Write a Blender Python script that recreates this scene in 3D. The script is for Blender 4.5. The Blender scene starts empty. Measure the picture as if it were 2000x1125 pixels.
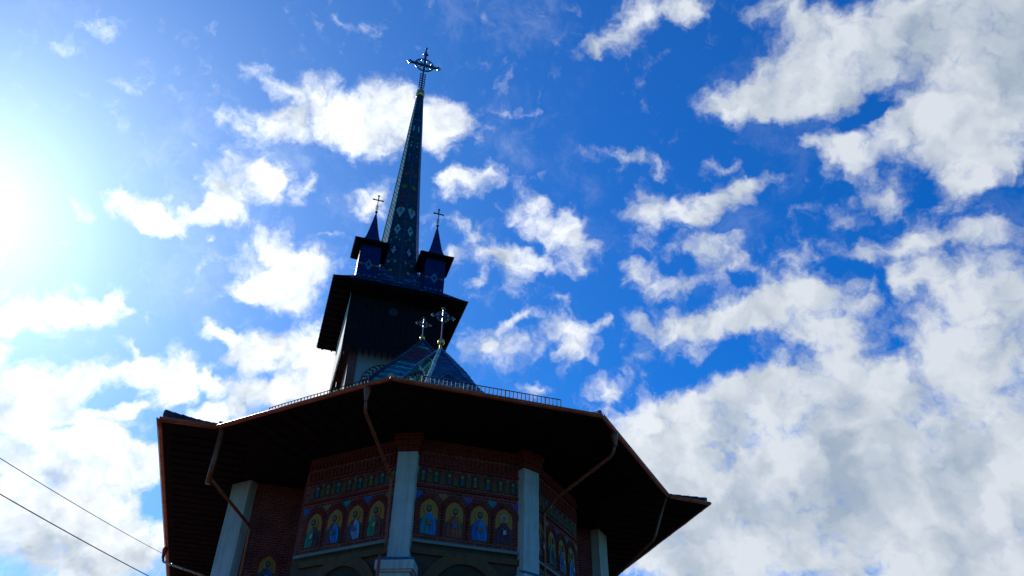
import bpy, bmesh, math, random
from mathutils import Vector, Matrix, noise as mnoise
random.seed(7)
C = bpy.context.scene.collection
SC = bpy.context.scene
PI = math.pi
def R_(d): return math.radians(d)

# ------------------------------------------------------------------ camera
F = 1550.0                                    # focal length for a 2000 px wide frame
_up = Vector((37, 1982, -F)).normalized()     # the zenith, seen from the camera's own axes
_fw = (Vector((0, 0, -1)) - _up * Vector((0, 0, -1)).dot(_up)).normalized()
_rt = _fw.cross(_up)
ROT = Matrix((_rt, _fw, _up))
EYE = Vector((0, 0, 1.6))
cam_d = bpy.data.cameras.new('camera')
cam_d.sensor_width = 36.0
cam_d.lens = 36.0 * F / 2000.0
cam_d.clip_start, cam_d.clip_end = 0.1, 8000
cam = bpy.data.objects.new('camera', cam_d); C.objects.link(cam)
cam.matrix_world = Matrix.Translation(EYE) @ ROT.to_4x4()
SC.camera = cam
def bearing(px, py):
    return (ROT @ Vector((px - 1000.0, -(py - 562.5), -F))).normalized()

# ------------------------------------------------------------------ sky, sun, exposure
SUN_EL, SUN_AZ = R_(34.2), R_(-43.2)          # azimuth from +Y towards +X
SUN = Vector((math.sin(SUN_AZ) * math.cos(SUN_EL), math.cos(SUN_AZ) * math.cos(SUN_EL), math.sin(SUN_EL)))
SC.view_settings.view_transform = 'Standard'
SC.view_settings.look = 'None'
SC.view_settings.exposure = 0.0
SC.view_settings.gamma = 1.0
SC.view_settings.use_curve_mapping = False
sun_d = bpy.data.lights.new('sun', 'SUN'); sun_d.energy = 5.0; sun_d.angle = R_(0.5); sun_d.color = (1.0, 0.93, 0.83)
sun = bpy.data.objects.new('sun', sun_d); C.objects.link(sun)
sun.rotation_euler = (-SUN).to_track_quat('-Z', 'Y').to_euler()

W = bpy.data.worlds.new('World'); SC.world = W; W.use_nodes = True
wt = W.node_tree; wt.nodes.clear()
def WN(t, **k):
    n = wt.nodes.new(t)
    for a, b in k.items(): setattr(n, a, b)
    return n
def wl(a, b): wt.links.new(a, b)
def wmath(op, a, b=None, c=None, clamp=False):
    n = WN('ShaderNodeMath', operation=op, use_clamp=clamp)
    for i, v in enumerate((a, b, c)):
        if v is None: continue
        if isinstance(v, (int, float)): n.inputs[i].default_value = v
        else: wl(v, n.inputs[i])
    return n.outputs[0]
def wmix(fac, a, b, blend='MIX'):
    n = WN('ShaderNodeMix', data_type='RGBA', blend_type=blend)
    for s, v in ((n.inputs[0], fac), (n.inputs[6], a), (n.inputs[7], b)):
        if isinstance(v, (int, float)): s.default_value = v
        elif isinstance(v, tuple): s.default_value = v
        else: wl(v, s)
    return n.outputs[2]
def wsmooth(x, a, b, lo=0.0, hi=1.0):
    n = WN('ShaderNodeMapRange', interpolation_type='SMOOTHSTEP')
    wl(x, n.inputs[0])
    for i, v in enumerate((a, b, lo, hi)): n.inputs[i + 1].default_value = v
    return n.outputs[0]
tc = WN('ShaderNodeTexCoord')
DIR = tc.outputs['Generated']
def wnoise(vec, scale, detail, rough, typ='3D', dist=0.0):
    n = WN('ShaderNodeTexNoise', noise_dimensions=typ)
    wl(vec, n.inputs['Vector'])
    n.inputs['Scale'].default_value = scale; n.inputs['Detail'].default_value = detail
    n.inputs['Roughness'].default_value = rough; n.inputs['Distortion'].default_value = dist
    return n
def wvec(op, a, b):
    n = WN('ShaderNodeVectorMath', operation=op)
    for i, v in enumerate((a, b)):
        if isinstance(v, (tuple, Vector)): n.inputs[i].default_value = tuple(v)
        else: wl(v, n.inputs[i])
    return n
def wscale(a, s):
    n = WN('ShaderNodeVectorMath', operation='SCALE'); wl(a, n.inputs[0]); n.inputs['Scale'].default_value = s
    return n.outputs[0]
# each cloud bank: where it hangs in the sky (seen through the frame), half axes, tilt, thickness
CLOUDS = [
 # bank behind the spire
 (690,225,130,62,5,1),(780,238,115,62,0,1),(855,240,60,45,15,1),(630,170,28,58,-15,.6),(535,240,75,42,-5,1.05),(492,133,36,18,25,.9),
 (1030,208,32,12,0,.55),(985,205,30,10,0,.5),(560,165,40,18,10,.6),(430,222,25,18,0,.5),
 # mid left
 (500,335,72,36,15,1.3),(428,365,45,34,30,1.25),(400,415,36,24,0,1.0),(600,370,18,30,20,1.1),(640,395,15,20,0,.7),(378,300,16,10,0,.8),(402,467,13,11,0,.9),
 (450,410,50,26,0,.6),(540,375,45,26,10,.75),
 (285,412,82,42,18,1.1),(228,375,30,13,15,.9),(318,442,40,22,20,.9),
 (545,540,95,52,18,1.1),(528,468,40,42,20,.9),(565,582,58,32,30,1),(615,522,62,38,0,1),(478,562,50,22,-20,1),(642,468,26,7,-15,.8),
 (725,392,60,28,-25,1.15),(910,357,58,30,-15,1.15),(880,345,30,20,0,.7),
 (88,600,95,38,0,1.2),(190,612,52,24,0,1.1),(20,618,60,24,0,1.1),(235,582,30,16,-10,.9),(262,606,24,9,20,.8),(80,520,22,14,0,.55),(130,480,18,12,0,.5),
 (330,730,92,42,10,1.1),(210,722,82,24,0,1),(100,738,92,38,8,1.1),(40,772,92,38,5,1.1),(370,692,26,22,0,.9),(355,765,26,28,0,1),(422,742,34,10,25,.75),(262,676,36,12,25,.9),(8,690,25,32,0,1),
 (440,656,46,18,10,1.25),(525,690,75,32,12,1),(595,662,75,32,-12,1),(572,728,36,15,0,.7),(642,700,40,60,0,1),(632,745,50,38,0,1),(480,705,40,26,20,.9),
 (500,792,92,30,-15,1.1),(432,815,50,22,0,1),(480,765,50,18,0,.9),(580,785,60,40,0,1),
 (60,850,115,62,0,1.4),(210,835,95,32,-10,1.2),(285,795,80,14,-5,1),(230,895,110,50,0,1.4),(110,940,165,75,0,1.7),(60,1045,165,90,0,1.7),(230,1065,140,70,0,1.6),(300,905,45,32,0,1.2),(170,985,75,42,0,1.1),
 (110,828,26,9,10,-.8),(278,850,48,20,0,-.7),(285,985,50,20,5,-.9),(312,912,16,10,0,-.9),(172,1042,12,9,0,-1),
 # right of the tower
 (1078,428,66,38,10,1.25),(1030,380,32,18,30,.8),(970,500,88,28,10,1.2),(1030,512,50,28,20,1.15),(912,440,40,18,30,1.0),(1130,520,45,45,60,0.75),(1005,562,28,24,0,.85),(935,548,17,10,0,.8),(1110,475,40,25,30,.75),
 (968,676,65,36,10,1.4),(1010,628,45,12,-10,1.0),(1108,660,55,36,10,1.25),(1172,636,42,13,-20,.9),(1100,705,22,26,20,.85),(1080,595,20,10,0,.5),(1045,756,40,12,5,.65),(1245,625,18,20,0,.5),
 (1225,298,70,14,5,0.95),(1290,322,10,12,0,.6),(1410,318,36,16,-20,.75),
 (1310,410,75,34,5,1.2),(1420,390,75,30,-40,1.15),(1480,350,40,14,-20,.75),(1262,470,36,25,0,.6),
 (1380,495,60,28,10,1.2),(1250,552,48,26,25,1),(1320,562,46,22,-15,.95),(1465,535,26,14,10,.8),(1550,510,50,24,0,.75),(1390,545,36,24,0,.8),
 (1400,622,112,34,-5,1.1),(1330,655,60,34,10,1.1),(1500,600,120,38,-15,1.1),(1600,572,82,34,10,1.05),(1575,662,100,40,10,1.1),(1640,640,70,45,0,1.05),(1630,702,40,25,0,.9),
 (1750,500,60,38,0,1.15),(1790,460,45,34,30,.9),(1670,490,42,24,20,.8),(1855,470,62,28,0,.65),(1935,458,60,38,0,.6),
 (1730,380,40,35,-20,1.0),(1655,430,28,42,40,.55),(1875,368,46,34,-40,1.0),(1965,318,62,42,0,.9),
 (1345,430,22,14,0,.6),(1300,505,26,16,20,.5),(1440,470,20,16,0,.5),(1495,545,26,14,0,.55),(1690,560,26,16,20,.6),(1620,500,20,12,0,.5),(1820,520,30,16,0,.6),(1230,520,20,14,0,.5),
 (1060,340,18,10,0,.45),(1150,470,20,18,0,.5),(885,505,22,26,0,.55),(1100,600,16,12,0,.45),(1330,700,26,18,0,.45),(1510,725,36,18,0,.6),(1590,735,30,16,0,.55),(1240,700,18,14,0,.4),
 # the big bank at the upper right
 (1850,95,225,130,0,1.25),(1610,110,120,70,-20,1.1),(1500,172,92,50,-10,1.05),(1450,198,82,30,10,1),(1565,200,90,28,0,1),(1400,215,42,24,20,.65),(1545,40,92,48,20,.75),
 (1755,268,130,42,-25,1.1),(1640,290,62,30,20,.95),(1570,276,32,18,0,.75),(1835,285,105,62,30,1.1),(1935,200,110,125,0,1.2),(1910,20,170,90,0,1.3),
 (1705,222,52,12,-18,-.75),(1690,215,16,36,20,-.8),
 (1220,55,62,42,-40,.9),(1182,95,30,28,-30,.8),(1290,20,62,28,0,.8),(1342,18,36,30,-20,.85),(1165,110,14,16,0,.6),
 # lower right
 (1900,610,155,78,10,1.2),(1965,560,120,50,0,1.1),(1870,690,100,38,10,1.1),(1770,545,40,18,0,.7),(1965,700,105,62,0,1.15),
 (1500,800,205,68,-5,1.2),(1178,745,46,22,-20,1.1),(1270,775,60,28,20,.8),(1190,812,80,42,30,1.05),(1290,832,70,40,20,.95),(1450,800,135,58,0,1.1),(1660,770,175,58,0,1.2),
 (1850,820,225,95,0,1.7),(1600,905,255,115,0,1.7),(1395,935,145,85,0,1.7),(1350,1045,165,105,0,1.7),(1600,1050,305,125,0,1.7),(1860,985,255,150,0,1.7),(1255,880,50,44,0,1),
 (1418,856,24,22,-40,-1.3),(1283,868,18,18,20,-.7),(1330,740,50,30,0,-.5),(1215,800,30,30,0,-.3),
]
SHADES = [  # thick grey undersides
 (60,915,120,52,5,1),(60,1075,170,70,0,1),(200,1100,130,40,0,.9),(210,1010,60,24,10,.5),
 (1700,955,165,52,-8,1),(1560,1000,180,55,0,.7),(1900,860,170,60,-10,.6),(1380,990,120,60,0,.45),(1880,1060,170,50,0,.5),(1930,50,150,110,20,.85),(1760,100,110,60,-20,.45),(1960,180,90,70,0,.5),(1610,890,110,36,-10,.45),(1420,900,90,26,0,.35),
]
def field(vec, items, grow):
    tot = None
    for (px, py, rx, ry, ang, w) in items:
        c = bearing(px, py)
        a = R_(ang)
        ux, uy = math.cos(a), math.sin(a)
        va = bearing(px + ux * 20, py + uy * 20) - c
        vb = bearing(px - uy * 20, py + ux * 20) - c
        ra, rb = va.length / 20 * rx * grow, vb.length / 20 * ry * grow
        ea = va.normalized(); ec = c; eb = ec.cross(ea).normalized(); ea = eb.cross(ec).normalized()
        m = Matrix((ea, eb, ec)).transposed()
        mp = WN('ShaderNodeMapping', vector_type='TEXTURE')
        wl(vec, mp.inputs['Vector'])
        mp.inputs['Location'].default_value = c
        mp.inputs['Rotation'].default_value = m.to_euler()
        mp.inputs['Scale'].default_value = (ra, rb, max(ra, rb) * 1.5)
        g = WN('ShaderNodeTexGradient', gradient_type='SPHERICAL'); wl(mp.outputs[0], g.inputs[0])
        if tot is None: tot = wmath('MULTIPLY', g.outputs[1], w)
        else: tot = wmath('MULTIPLY_ADD', g.outputs[1], w, tot)
    return tot
w1 = wnoise(DIR, 9.0, 2.0, .5); w2 = wnoise(DIR, 34.0, 3.0, .6)
warp = wvec('ADD', wscale(wvec('SUBTRACT', w1.outputs[1], (.5, .5, .5)).outputs[0], .050), wscale(wvec('SUBTRACT', w2.outputs[1], (.5, .5, .5)).outputs[0], .036)).outputs[0]
DW = wvec('ADD', DIR, warp).outputs[0]
fld = wmath('MINIMUM', field(DW, CLOUDS, 1.55), 1.32)
fbm = wnoise(DW, 15.0, 8.0, .62)
fine = wnoise(DW, 42.0, 7.0, .62)
SUNT = (SUN - bearing(1000, 560) * SUN.dot(bearing(1000, 560))).normalized()
fbm2 = wnoise(wvec('ADD', DW, tuple(SUNT * .026)).outputs[0], 9.5, 4.0, .52)
fbm3 = wnoise(DW, 9.5, 4.0, .52)
puff = wmath('ABSOLUTE', wmath('SUBTRACT', wnoise(DW, 24.0, 2.0, .45).outputs[0], .5))
thick = wmath('MULTIPLY_ADD', wmath('SUBTRACT', fbm.outputs[0], .5), 1.7, wmath('MULTIPLY_ADD', wmath('SUBTRACT', fine.outputs[0], .5), 1.25, wmath('MULTIPLY', fld, .92)))
thick = wmath('MULTIPLY_ADD', wmath('SUBTRACT', puff, .11), 1.5, thick)
dens = wmath('POWER', wsmooth(thick, .02, 1.16), 1.08)
# faint veils between the banks
veil = wmath('MULTIPLY', wsmooth(wnoise(DW, 7.0, 8.0, .66).outputs[0], .50, .80), .22)
dens = wmath('MAXIMUM', dens, veil)
relief = wmath('SUBTRACT', fbm3.outputs[0], fbm2.outputs[0])
shade = wmath('MULTIPLY', wmath('MINIMUM', field(DW, SHADES, 1.5), 1.0), wsmooth(wnoise(DW, 6.0, 3.0, .5).outputs[0], .30, .70, .45, 1.05))
cosang = wvec('DOT_PRODUCT', DIR, tuple(SUN)).outputs['Value']
ang = wmath('ARCCOSINE', wmath('MINIMUM', cosang, .99999))
near = wsmooth(ang, .15, 1.05, 1.0, 0.0)           # 1 towards the sun
# clear air
sky = WN('ShaderNodeTexSky', sky_type='NISHITA')
sky.sun_disc = False; sky.sun_elevation = SUN_EL; sky.sun_rotation = SUN_AZ
sky.altitude = 300; sky.air_density = 1.0; sky.dust_density = .4; sky.ozone_density = 3.0
hs = WN('ShaderNodeHueSaturation'); wl(sky.outputs[0], hs.inputs['Color'])
hs.inputs['Saturation'].default_value = 1.45; hs.inputs['Value'].default_value = 1.0; hs.inputs['Hue'].default_value = .505
airc = wmix(1.0, hs.outputs[0], wmix(near, (.28, 1.36, 1.74, 1), (.85, 1.22, 1.50, 1)), 'MULTIPLY')
# lit vapour
white = wmix(near, (7.0, 7.5, 8.2, 1), (13.0, 13.2, 13.4, 1))
grey = wmix(near, (3.7, 4.5, 5.6, 1), (4.6, 5.1, 5.8, 1))
lit = wmath('MULTIPLY_ADD', relief, 3.2, wmath('MULTIPLY_ADD', puff, .8, .68))
lit = wmath('SUBTRACT', lit, wmath('MULTIPLY', shade, .62), None, True)
cl = wmix(lit, grey, white)
col = wmix(dens, airc, cl)
# aureole round the sun
g1 = wmath('MULTIPLY', wmath('POWER', 2.718, wmath('MULTIPLY', ang, -11.5)), 7.0)
g2 = wmath('MULTIPLY', wmath('POWER', 2.718, wmath('MULTIPLY', ang, -3.5)), 4.2)
gcol = wmix(1.0, wmix(0.0, (1, 1, 1, 1), (1, 1, 1, 1)), (.95, 1.0, 1.0, 1), 'MULTIPLY')
gs = WN('ShaderNodeVectorMath', operation='SCALE'); wl(gcol, gs.inputs[0]); wl(g1, gs.inputs['Scale'])
gs2 = WN('ShaderNodeVectorMath', operation='SCALE'); gs2.inputs[0].default_value = (.50, .72, .86); wl(g2, gs2.inputs['Scale'])
col = wvec('ADD', wvec('ADD', col, gs.outputs[0]).outputs[0], gs2.outputs[0]).outputs[0]
bg = WN('ShaderNodeBackground'); wl(col, bg.inputs[0]); bg.inputs[1].default_value = .10
wo = WN('ShaderNodeOutputWorld'); wl(bg.outputs[0], wo.inputs[0])

# ------------------------------------------------------------------ materials
def mat(name, col, rough=.7, metal=0.0, spec=.3, nz=0.0, nscale=8.0, bump=0.0, bscale=40.0):
    m = bpy.data.materials.new(name); m.use_nodes = True
    t = m.node_tree; b = t.nodes['Principled BSDF']
    b.inputs['Base Color'].default_value = (*col, 1); b.inputs['Roughness'].default_value = rough
    b.inputs['Metallic'].default_value = metal; b.inputs['Specular IOR Level'].default_value = spec
    co = t.nodes.new('ShaderNodeTexCoord')
    if nz:
        n = t.nodes.new('ShaderNodeTexNoise'); n.inputs['Scale'].default_value = nscale; n.inputs['Detail'].default_value = 6; n.inputs['Roughness'].default_value = .65
        t.links.new(co.outputs['Object'], n.inputs['Vector'])
        r = t.nodes.new('ShaderNodeMapRange'); t.links.new(n.outputs[0], r.inputs[0])
        r.inputs[1].default_value = .3; r.inputs[2].default_value = .7; r.inputs[3].default_value = 1 - nz; r.inputs[4].default_value = 1 + nz * .6
        x = t.nodes.new('ShaderNodeMix'); x.data_type = 'RGBA'; x.blend_type = 'MULTIPLY'; x.inputs[0].default_value = 1
        x.inputs[6].default_value = (*col, 1); t.links.new(r.outputs[0], x.inputs[7]); t.links.new(x.outputs[2], b.inputs['Base Color'])
    if bump:
        n2 = t.nodes.new('ShaderNodeTexNoise'); n2.inputs['Scale'].default_value = bscale; n2.inputs['Detail'].default_value = 4
        t.links.new(co.outputs['Object'], n2.inputs['Vector'])
        bp = t.nodes.new('ShaderNodeBump'); bp.inputs['Strength'].default_value = bump; bp.inputs['Distance'].default_value = .02
        t.links.new(n2.outputs[0], bp.inputs['Height']); t.links.new(bp.outputs[0], b.inputs['Normal'])
    return m
M = {}
M['plaster'] = mat('white_plaster', (.60, .43, .415), .85, 0, .2, .14, 2.2, .25, 26)
def streaks(m, amt):
    t = m.node_tree; b = t.nodes['Principled BSDF']; lk = b.inputs['Base Color'].links[0]; src = lk.from_socket
    co = t.nodes.new('ShaderNodeTexCoord'); mp = t.nodes.new('ShaderNodeMapping'); mp.inputs['Scale'].default_value = (9, 9, .55)
    t.links.new(co.outputs['Object'], mp.inputs[0])
    n = t.nodes.new('ShaderNodeTexNoise'); n.inputs['Scale'].default_value = 1.0; n.inputs['Detail'].default_value = 5; n.inputs['Roughness'].default_value = .7
    t.links.new(mp.outputs[0], n.inputs['Vector'])
    r = t.nodes.new('ShaderNodeMapRange'); t.links.new(n.outputs[0], r.inputs[0])
    r.inputs[1].default_value = .45; r.inputs[2].default_value = .75; r.inputs[3].default_value = 1.0; r.inputs[4].default_value = 1 - amt
    x = t.nodes.new('ShaderNodeMix'); x.data_type = 'RGBA'; x.blend_type = 'MULTIPLY'; x.inputs[0].default_value = 1
    t.links.new(src, x.inputs[6]); t.links.new(r.outputs[0], x.inputs[7]); t.links.new(x.outputs[2], b.inputs['Base Color'])
streaks(M['plaster'], .35)
M['stone'] = mat('grey_stone', (.20, .19, .18), .85, 0, .2, .18, 4, .3, 20)
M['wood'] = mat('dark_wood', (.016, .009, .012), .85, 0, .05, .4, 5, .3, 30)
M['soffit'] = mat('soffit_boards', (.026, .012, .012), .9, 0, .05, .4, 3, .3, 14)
M['redwood'] = mat('brown_timber', (.22, .050, .040), .75, 0, .2, .35, 4, .3, 22)
M['copper'] = mat('copper_sheet', (.62, .090, .030), .40, .35, .5, .35, 5, .15, 18)
M['pipe'] = mat('copper_pipe', (.36, .055, .022), .42, .3, .4, .4, 7, .2, 20)  # darker than the gutter copper, shade under the eaves put into its colour
M['gold'] = mat('gilded_metal', (.78, .42, .12), .22, 1.0, .5, .15, 20)
M['steel'] = mat('polished_metal', (.42, .40, .46), .22, 1.0, .5, .25, 20)
M['iron'] = mat('dark_iron', (.018, .018, .024), .7, 0, .15, .3, 10)
M['bluesteel'] = mat('blue_painted_iron', (.03, .06, .13), .35, .3, .5, .2, 10)
M['sheet'] = mat('roof_underlay', (.012, .030, .050), .7)
M['olive'] = mat('olive_render', (.050, .028, .020), .85, 0, .2, .3, 6)
M['tan'] = mat('ochre_wood', (.15, .055, .025), .75, 0, .2, .3, 6, .3, 30)
M['tanwall'] = mat('brown_render', (.105, .042, .030), .85, 0, .2, .3, 4, .3, 12)
M['dark'] = mat('dark_void', (.01, .01, .012), .9)
M['cable'] = mat('cable_rubber', (.16, .16, .19), .6)
_paint = {}
def paint(col):
    if col not in _paint:
        _paint[col] = mat('paint_' + '_'.join('%02d' % int(c * 99) for c in col), col, .55, 0, .3, .22, 30)
    return _paint[col]
def tile_mat(name, rough):
    m = bpy.data.materials.new(name); m.use_nodes = True
    t = m.node_tree; b = t.nodes['Principled BSDF']
    a = t.nodes.new('ShaderNodeVertexColor'); a.layer_name = 'glaze'
    co = t.nodes.new('ShaderNodeTexCoord')
    n = t.nodes.new('ShaderNodeTexNoise'); n.inputs['Scale'].default_value = 3.0; n.inputs['Detail'].default_value = 7
    t.links.new(co.outputs['Object'], n.inputs['Vector'])
    r = t.nodes.new('ShaderNodeMapRange'); t.links.new(n.outputs[0], r.inputs[0])
    r.inputs[1].default_value = .3; r.inputs[2].default_value = .7; r.inputs[3].default_value = .78; r.inputs[4].default_value = 1.18
    x = t.nodes.new('ShaderNodeMix'); x.data_type = 'RGBA'; x.blend_type = 'MULTIPLY'; x.inputs[0].default_value = 1
    t.links.new(a.outputs[0], x.inputs[6]); t.links.new(r.outputs[0], x.inputs[7]); t.links.new(x.outputs[2], b.inputs['Base Color'])
    b.inputs['Roughness'].default_value = rough; b.inputs['Specular IOR Level'].default_value = .06
    return m
M['tile'] = tile_mat('glazed_roof_tile', .30)
def brick_mat():
    m = bpy.data.materials.new('red_brick'); m.use_nodes = True
    t = m.node_tree; b = t.nodes['Principled BSDF']
    uv = t.nodes.new('ShaderNodeUVMap'); uv.uv_map = 'wall'
    br = t.nodes.new('ShaderNodeTexBrick')
    t.links.new(uv.outputs[0], br.inputs['Vector'])
    br.inputs['Scale'].default_value = 1.0
    br.inputs['Brick Width'].default_value = .22; br.inputs['Row Height'].default_value = .066
    br.inputs['Mortar Size'].default_value = .007; br.inputs['Mortar Smooth'].default_value = .2; br.inputs['Bias'].default_value = -.2
    br.inputs['Color1'].default_value = (.26, .022, .018, 1); br.inputs['Color2'].default_value = (.14, .012, .012, 1); br.inputs['Mortar'].default_value = (.30, .12, .11, 1)
    n = t.nodes.new('ShaderNodeTexNoise'); n.inputs['Scale'].default_value = 2.5; n.inputs['Detail'].default_value = 6
    t.links.new(uv.outputs[0], n.inputs['Vector'])
    r = t.nodes.new('ShaderNodeMapRange'); t.links.new(n.outputs[0], r.inputs[0])
    r.inputs[1].default_value = .3; r.inputs[2].default_value = .7; r.inputs[3].default_value = .65; r.inputs[4].default_value = 1.3
    x = t.nodes.new('ShaderNodeMix'); x.data_type = 'RGBA'; x.blend_type = 'MULTIPLY'; x.inputs[0].default_value = 1
    t.links.new(br.outputs[0], x.inputs[6]); t.links.new(r.outputs[0], x.inputs[7]); t.links.new(x.outputs[2], b.inputs['Base Color'])
    bp = t.nodes.new('ShaderNodeBump'); bp.inputs['Strength'].default_value = .6; bp.inputs['Distance'].default_value = .01; bp.invert = True
    t.links.new(br.outputs[1], bp.inputs['Height']); t.links.new(bp.outputs[0], b.inputs['Normal'])
    b.inputs['Roughness'].default_value = .85; b.inputs['Specular IOR Level'].default_value = .2
    return m
M['brick'] = brick_mat()
M['voussoir'] = mat('arch_brick', (.25, .022, .017), .85, 0, .2, .4, 9, .3, 40)
M['mortar'] = mat('arch_mortar', (.32, .13, .12), .9, 0, .2, .2, 9)

# ------------------------------------------------------------------ mesh builder (church units, K metres each; z counted from eye level)
K = 1.4
class MB:
    def __init__(s): s.v, s.f, s.m, s.c, s.uv, s.mats, s.sm = [], [], [], [], [], [], []
    def mi(s, m):
        if m not in s.mats: s.mats.append(m)
        return s.mats.index(m)
    def face(s, pts, m, col=None, uv=None, smooth=False):
        i = len(s.v); s.v += [Vector(p) for p in pts]
        s.f.append(list(range(i, i + len(pts)))); s.m.append(s.mi(m)); s.c.append(col or (1, 1, 1, 1)); s.uv.append(uv); s.sm.append(smooth)
    def box(s, c, size, m, ax=None, ay=None, az=None, taper=1.0):
        c = Vector(c); ax = Vector(ax or (1, 0, 0)); ay = Vector(ay or (0, 1, 0)); az = Vector(az) if az else ax.cross(ay)
        h = [x / 2 for x in size]
        P = {}
        for i in (-1, 1):
            for j in (-1, 1):
                for k in (-1, 1):
                    t = taper if k > 0 else 1.0
                    P[i, j, k] = c + ax * (i * h[0] * t) + ay * (j * h[1] * t) + az * (k * h[2])
        for q in (((-1,-1,-1),(-1,1,-1),(1,1,-1),(1,-1,-1)), ((-1,-1,1),(1,-1,1),(1,1,1),(-1,1,1)), ((-1,-1,-1),(1,-1,-1),(1,-1,1),(-1,-1,1)),
                  ((1,-1,-1),(1,1,-1),(1,1,1),(1,-1,1)), ((1,1,-1),(-1,1,-1),(-1,1,1),(1,1,1)), ((-1,1,-1),(-1,-1,-1),(-1,-1,1),(-1,1,1))):
            s.face([P[x] for x in q], m)
    def prism(s, pts, d, m):
        """outline pts (list of 3-D points) pushed along d"""
        d = Vector(d); a = [Vector(p) for p in pts]; b = [p + d for p in a]
        s.face(a[::-1], m); s.face(b, m)
        for i in range(len(a)): s.face([a[i], a[(i + 1) % len(a)], b[(i + 1) % len(a)], b[i]], m)
    def tube(s, pts, r, m, n=10, caps=True, smooth=True):
        pts = [Vector(p) for p in pts]
        rs = r if isinstance(r, (list, tuple)) else [r] * len(pts)
        rings = []; ref = None
        for i, p in enumerate(pts):
            d = (pts[min(i + 1, len(pts) - 1)] - pts[max(i - 1, 0)]).normalized()
            if ref is None: ref = Vector((0, 0, 1)) if abs(d.z) < .9 else Vector((1, 0, 0))
            u = d.cross(ref).normalized(); w = u.cross(d).normalized(); ref = w
            rings.append([p + (u * math.cos(2 * PI * k / n) + w * math.sin(2 * PI * k / n)) * rs[i] for k in range(n)])
        for a, b in zip(rings, rings[1:]):
            for k in range(n): s.face([a[k], b[k], b[(k + 1) % n], a[(k + 1) % n]][::-1], m, smooth=smooth)
        if caps: s.face(rings[0][::-1], m); s.face(rings[-1], m)
    def lathe(s, c, prof, m, n=20, smooth=True):
        c = Vector(c); rings = [[c + Vector((r * math.cos(2 * PI * k / n), r * math.sin(2 * PI * k / n), z)) for k in range(n)] for r, z in prof]
        for a, b in zip(rings, rings[1:]):
            for k in range(n): s.face([a[k], a[(k + 1) % n], b[(k + 1) % n], b[k]], m, smooth=smooth)
    def ball(s, c, r, m, n=16):
        s.lathe(c, [(max(1e-4, r * math.sin(PI * i / 10)), -r * math.cos(PI * i / 10)) for i in range(11)], m, n)
    def ring(s, c, R, r, m, ax=(1, 0, 0), az=(0, 0, 1), n=28):
        c = Vector(c); ax = Vector(ax); az = Vector(az)
        s.tube([c + ax * (R * math.cos(2 * PI * i / n)) + az * (R * math.sin(2 * PI * i / n)) for i in range(n + 1)], r, m, 8, False)
    def build(s, name, parent=None, label=None, raw=False, merge=True):
        me = bpy.data.meshes.new(name)
        vs = [tuple(p) for p in s.v] if raw else [(p.x * K, p.y * K, p.z * K + 1.6) for p in s.v]
        me.from_pydata(vs, [], s.f)
        for m in s.mats: me.materials.append(m)
        me.polygons.foreach_set('material_index', s.m)
        me.polygons.foreach_set('use_smooth', s.sm)
        if any(c != (1, 1, 1, 1) for c in s.c):
            at = me.color_attributes.new('glaze', 'FLOAT_COLOR', 'CORNER')
            flat = []
            for f, c in zip(s.f, s.c): flat += list(c) * len(f)
            at.data.foreach_set('color', flat)
        if any(u for u in s.uv):
            ul = me.uv_layers.new(name='wall')
            flat = []
            for f, u in zip(s.f, s.uv):
                for i in range(len(f)): flat += list(u[i]) if u else [0, 0]
            ul.data.foreach_set('uv', flat)
        if merge and not any(u for u in s.uv):
            bm = bmesh.new(); bm.from_mesh(me)
            bmesh.ops.remove_doubles(bm, verts=bm.verts, dist=1e-5)
            bm.to_mesh(me); bm.free()
        me.update()
        o = bpy.data.objects.new(name, me); C.objects.link(o)
        if parent: o.parent = parent
        if label: o['label'] = label
        return o
def P2(a, r): return Vector((r * math.cos(R_(a)), r * math.sin(R_(a)), 0))
def Z(v, z): return Vector((v[0], v[1], z))

# ------------------------------------------------------------------ ground
def ground_material():
    m = mat('grass_ground', (.030, .045, .015), .95, 0, .1, .4, .15)
    return m
g = MB(); G = 3000
g.face([(-G, -G, 0), (G, -G, 0), (G, G, 0), (-G, G, 0)], ground_material())
go = g.build('ground', raw=True); go['kind'] = 'structure'
g = MB(); pm = mat('paving', (.075, .072, .07), .9, 0, .2, .25, 1.2, .3, 6)
g.face([(-26, -8, .004), (26, -8, .004), (26, 60, .004), (-26, 60, .004)], pm)
go = g.build('pavement', raw=True); go['kind'] = 'structure'

# ------------------------------------------------------------------ church frame
TH = R_(17.3)
AX = Vector((math.cos(TH), math.sin(TH), 0)); AY = Vector((-math.sin(TH), math.cos(TH), 0))
ORG = Vector((-1.45, 15.244, 0))
church = bpy.data.objects.new('church', None); C.objects.link(church)
church.location = ORG * K; church.rotation_euler = (0, 0, TH)
church['label'] = 'brick church with blue tiled roofs, painted saints and a tall pointed bell tower'
church['category'] = 'church'
church.empty_display_size = 2

EZ = 6.42                                   # soffit height
CL, C1, C2, C3 = P2(-157.5, 4.62), P2(-112.5, 4.62), P2(-67.5, 4.62), P2(-22.5, 4.62)
NL, NR = Vector((-5.18, -1.68, 0)), Vector((5.18, -1.68, 0))
CL.y = C3.y = -1.72
BACK = 13.6
EAVE = [Vector((-5.18, BACK, 0)), NL, CL, C1, C2, C3, NR, Vector((5.18, BACK, 0))]

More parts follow.
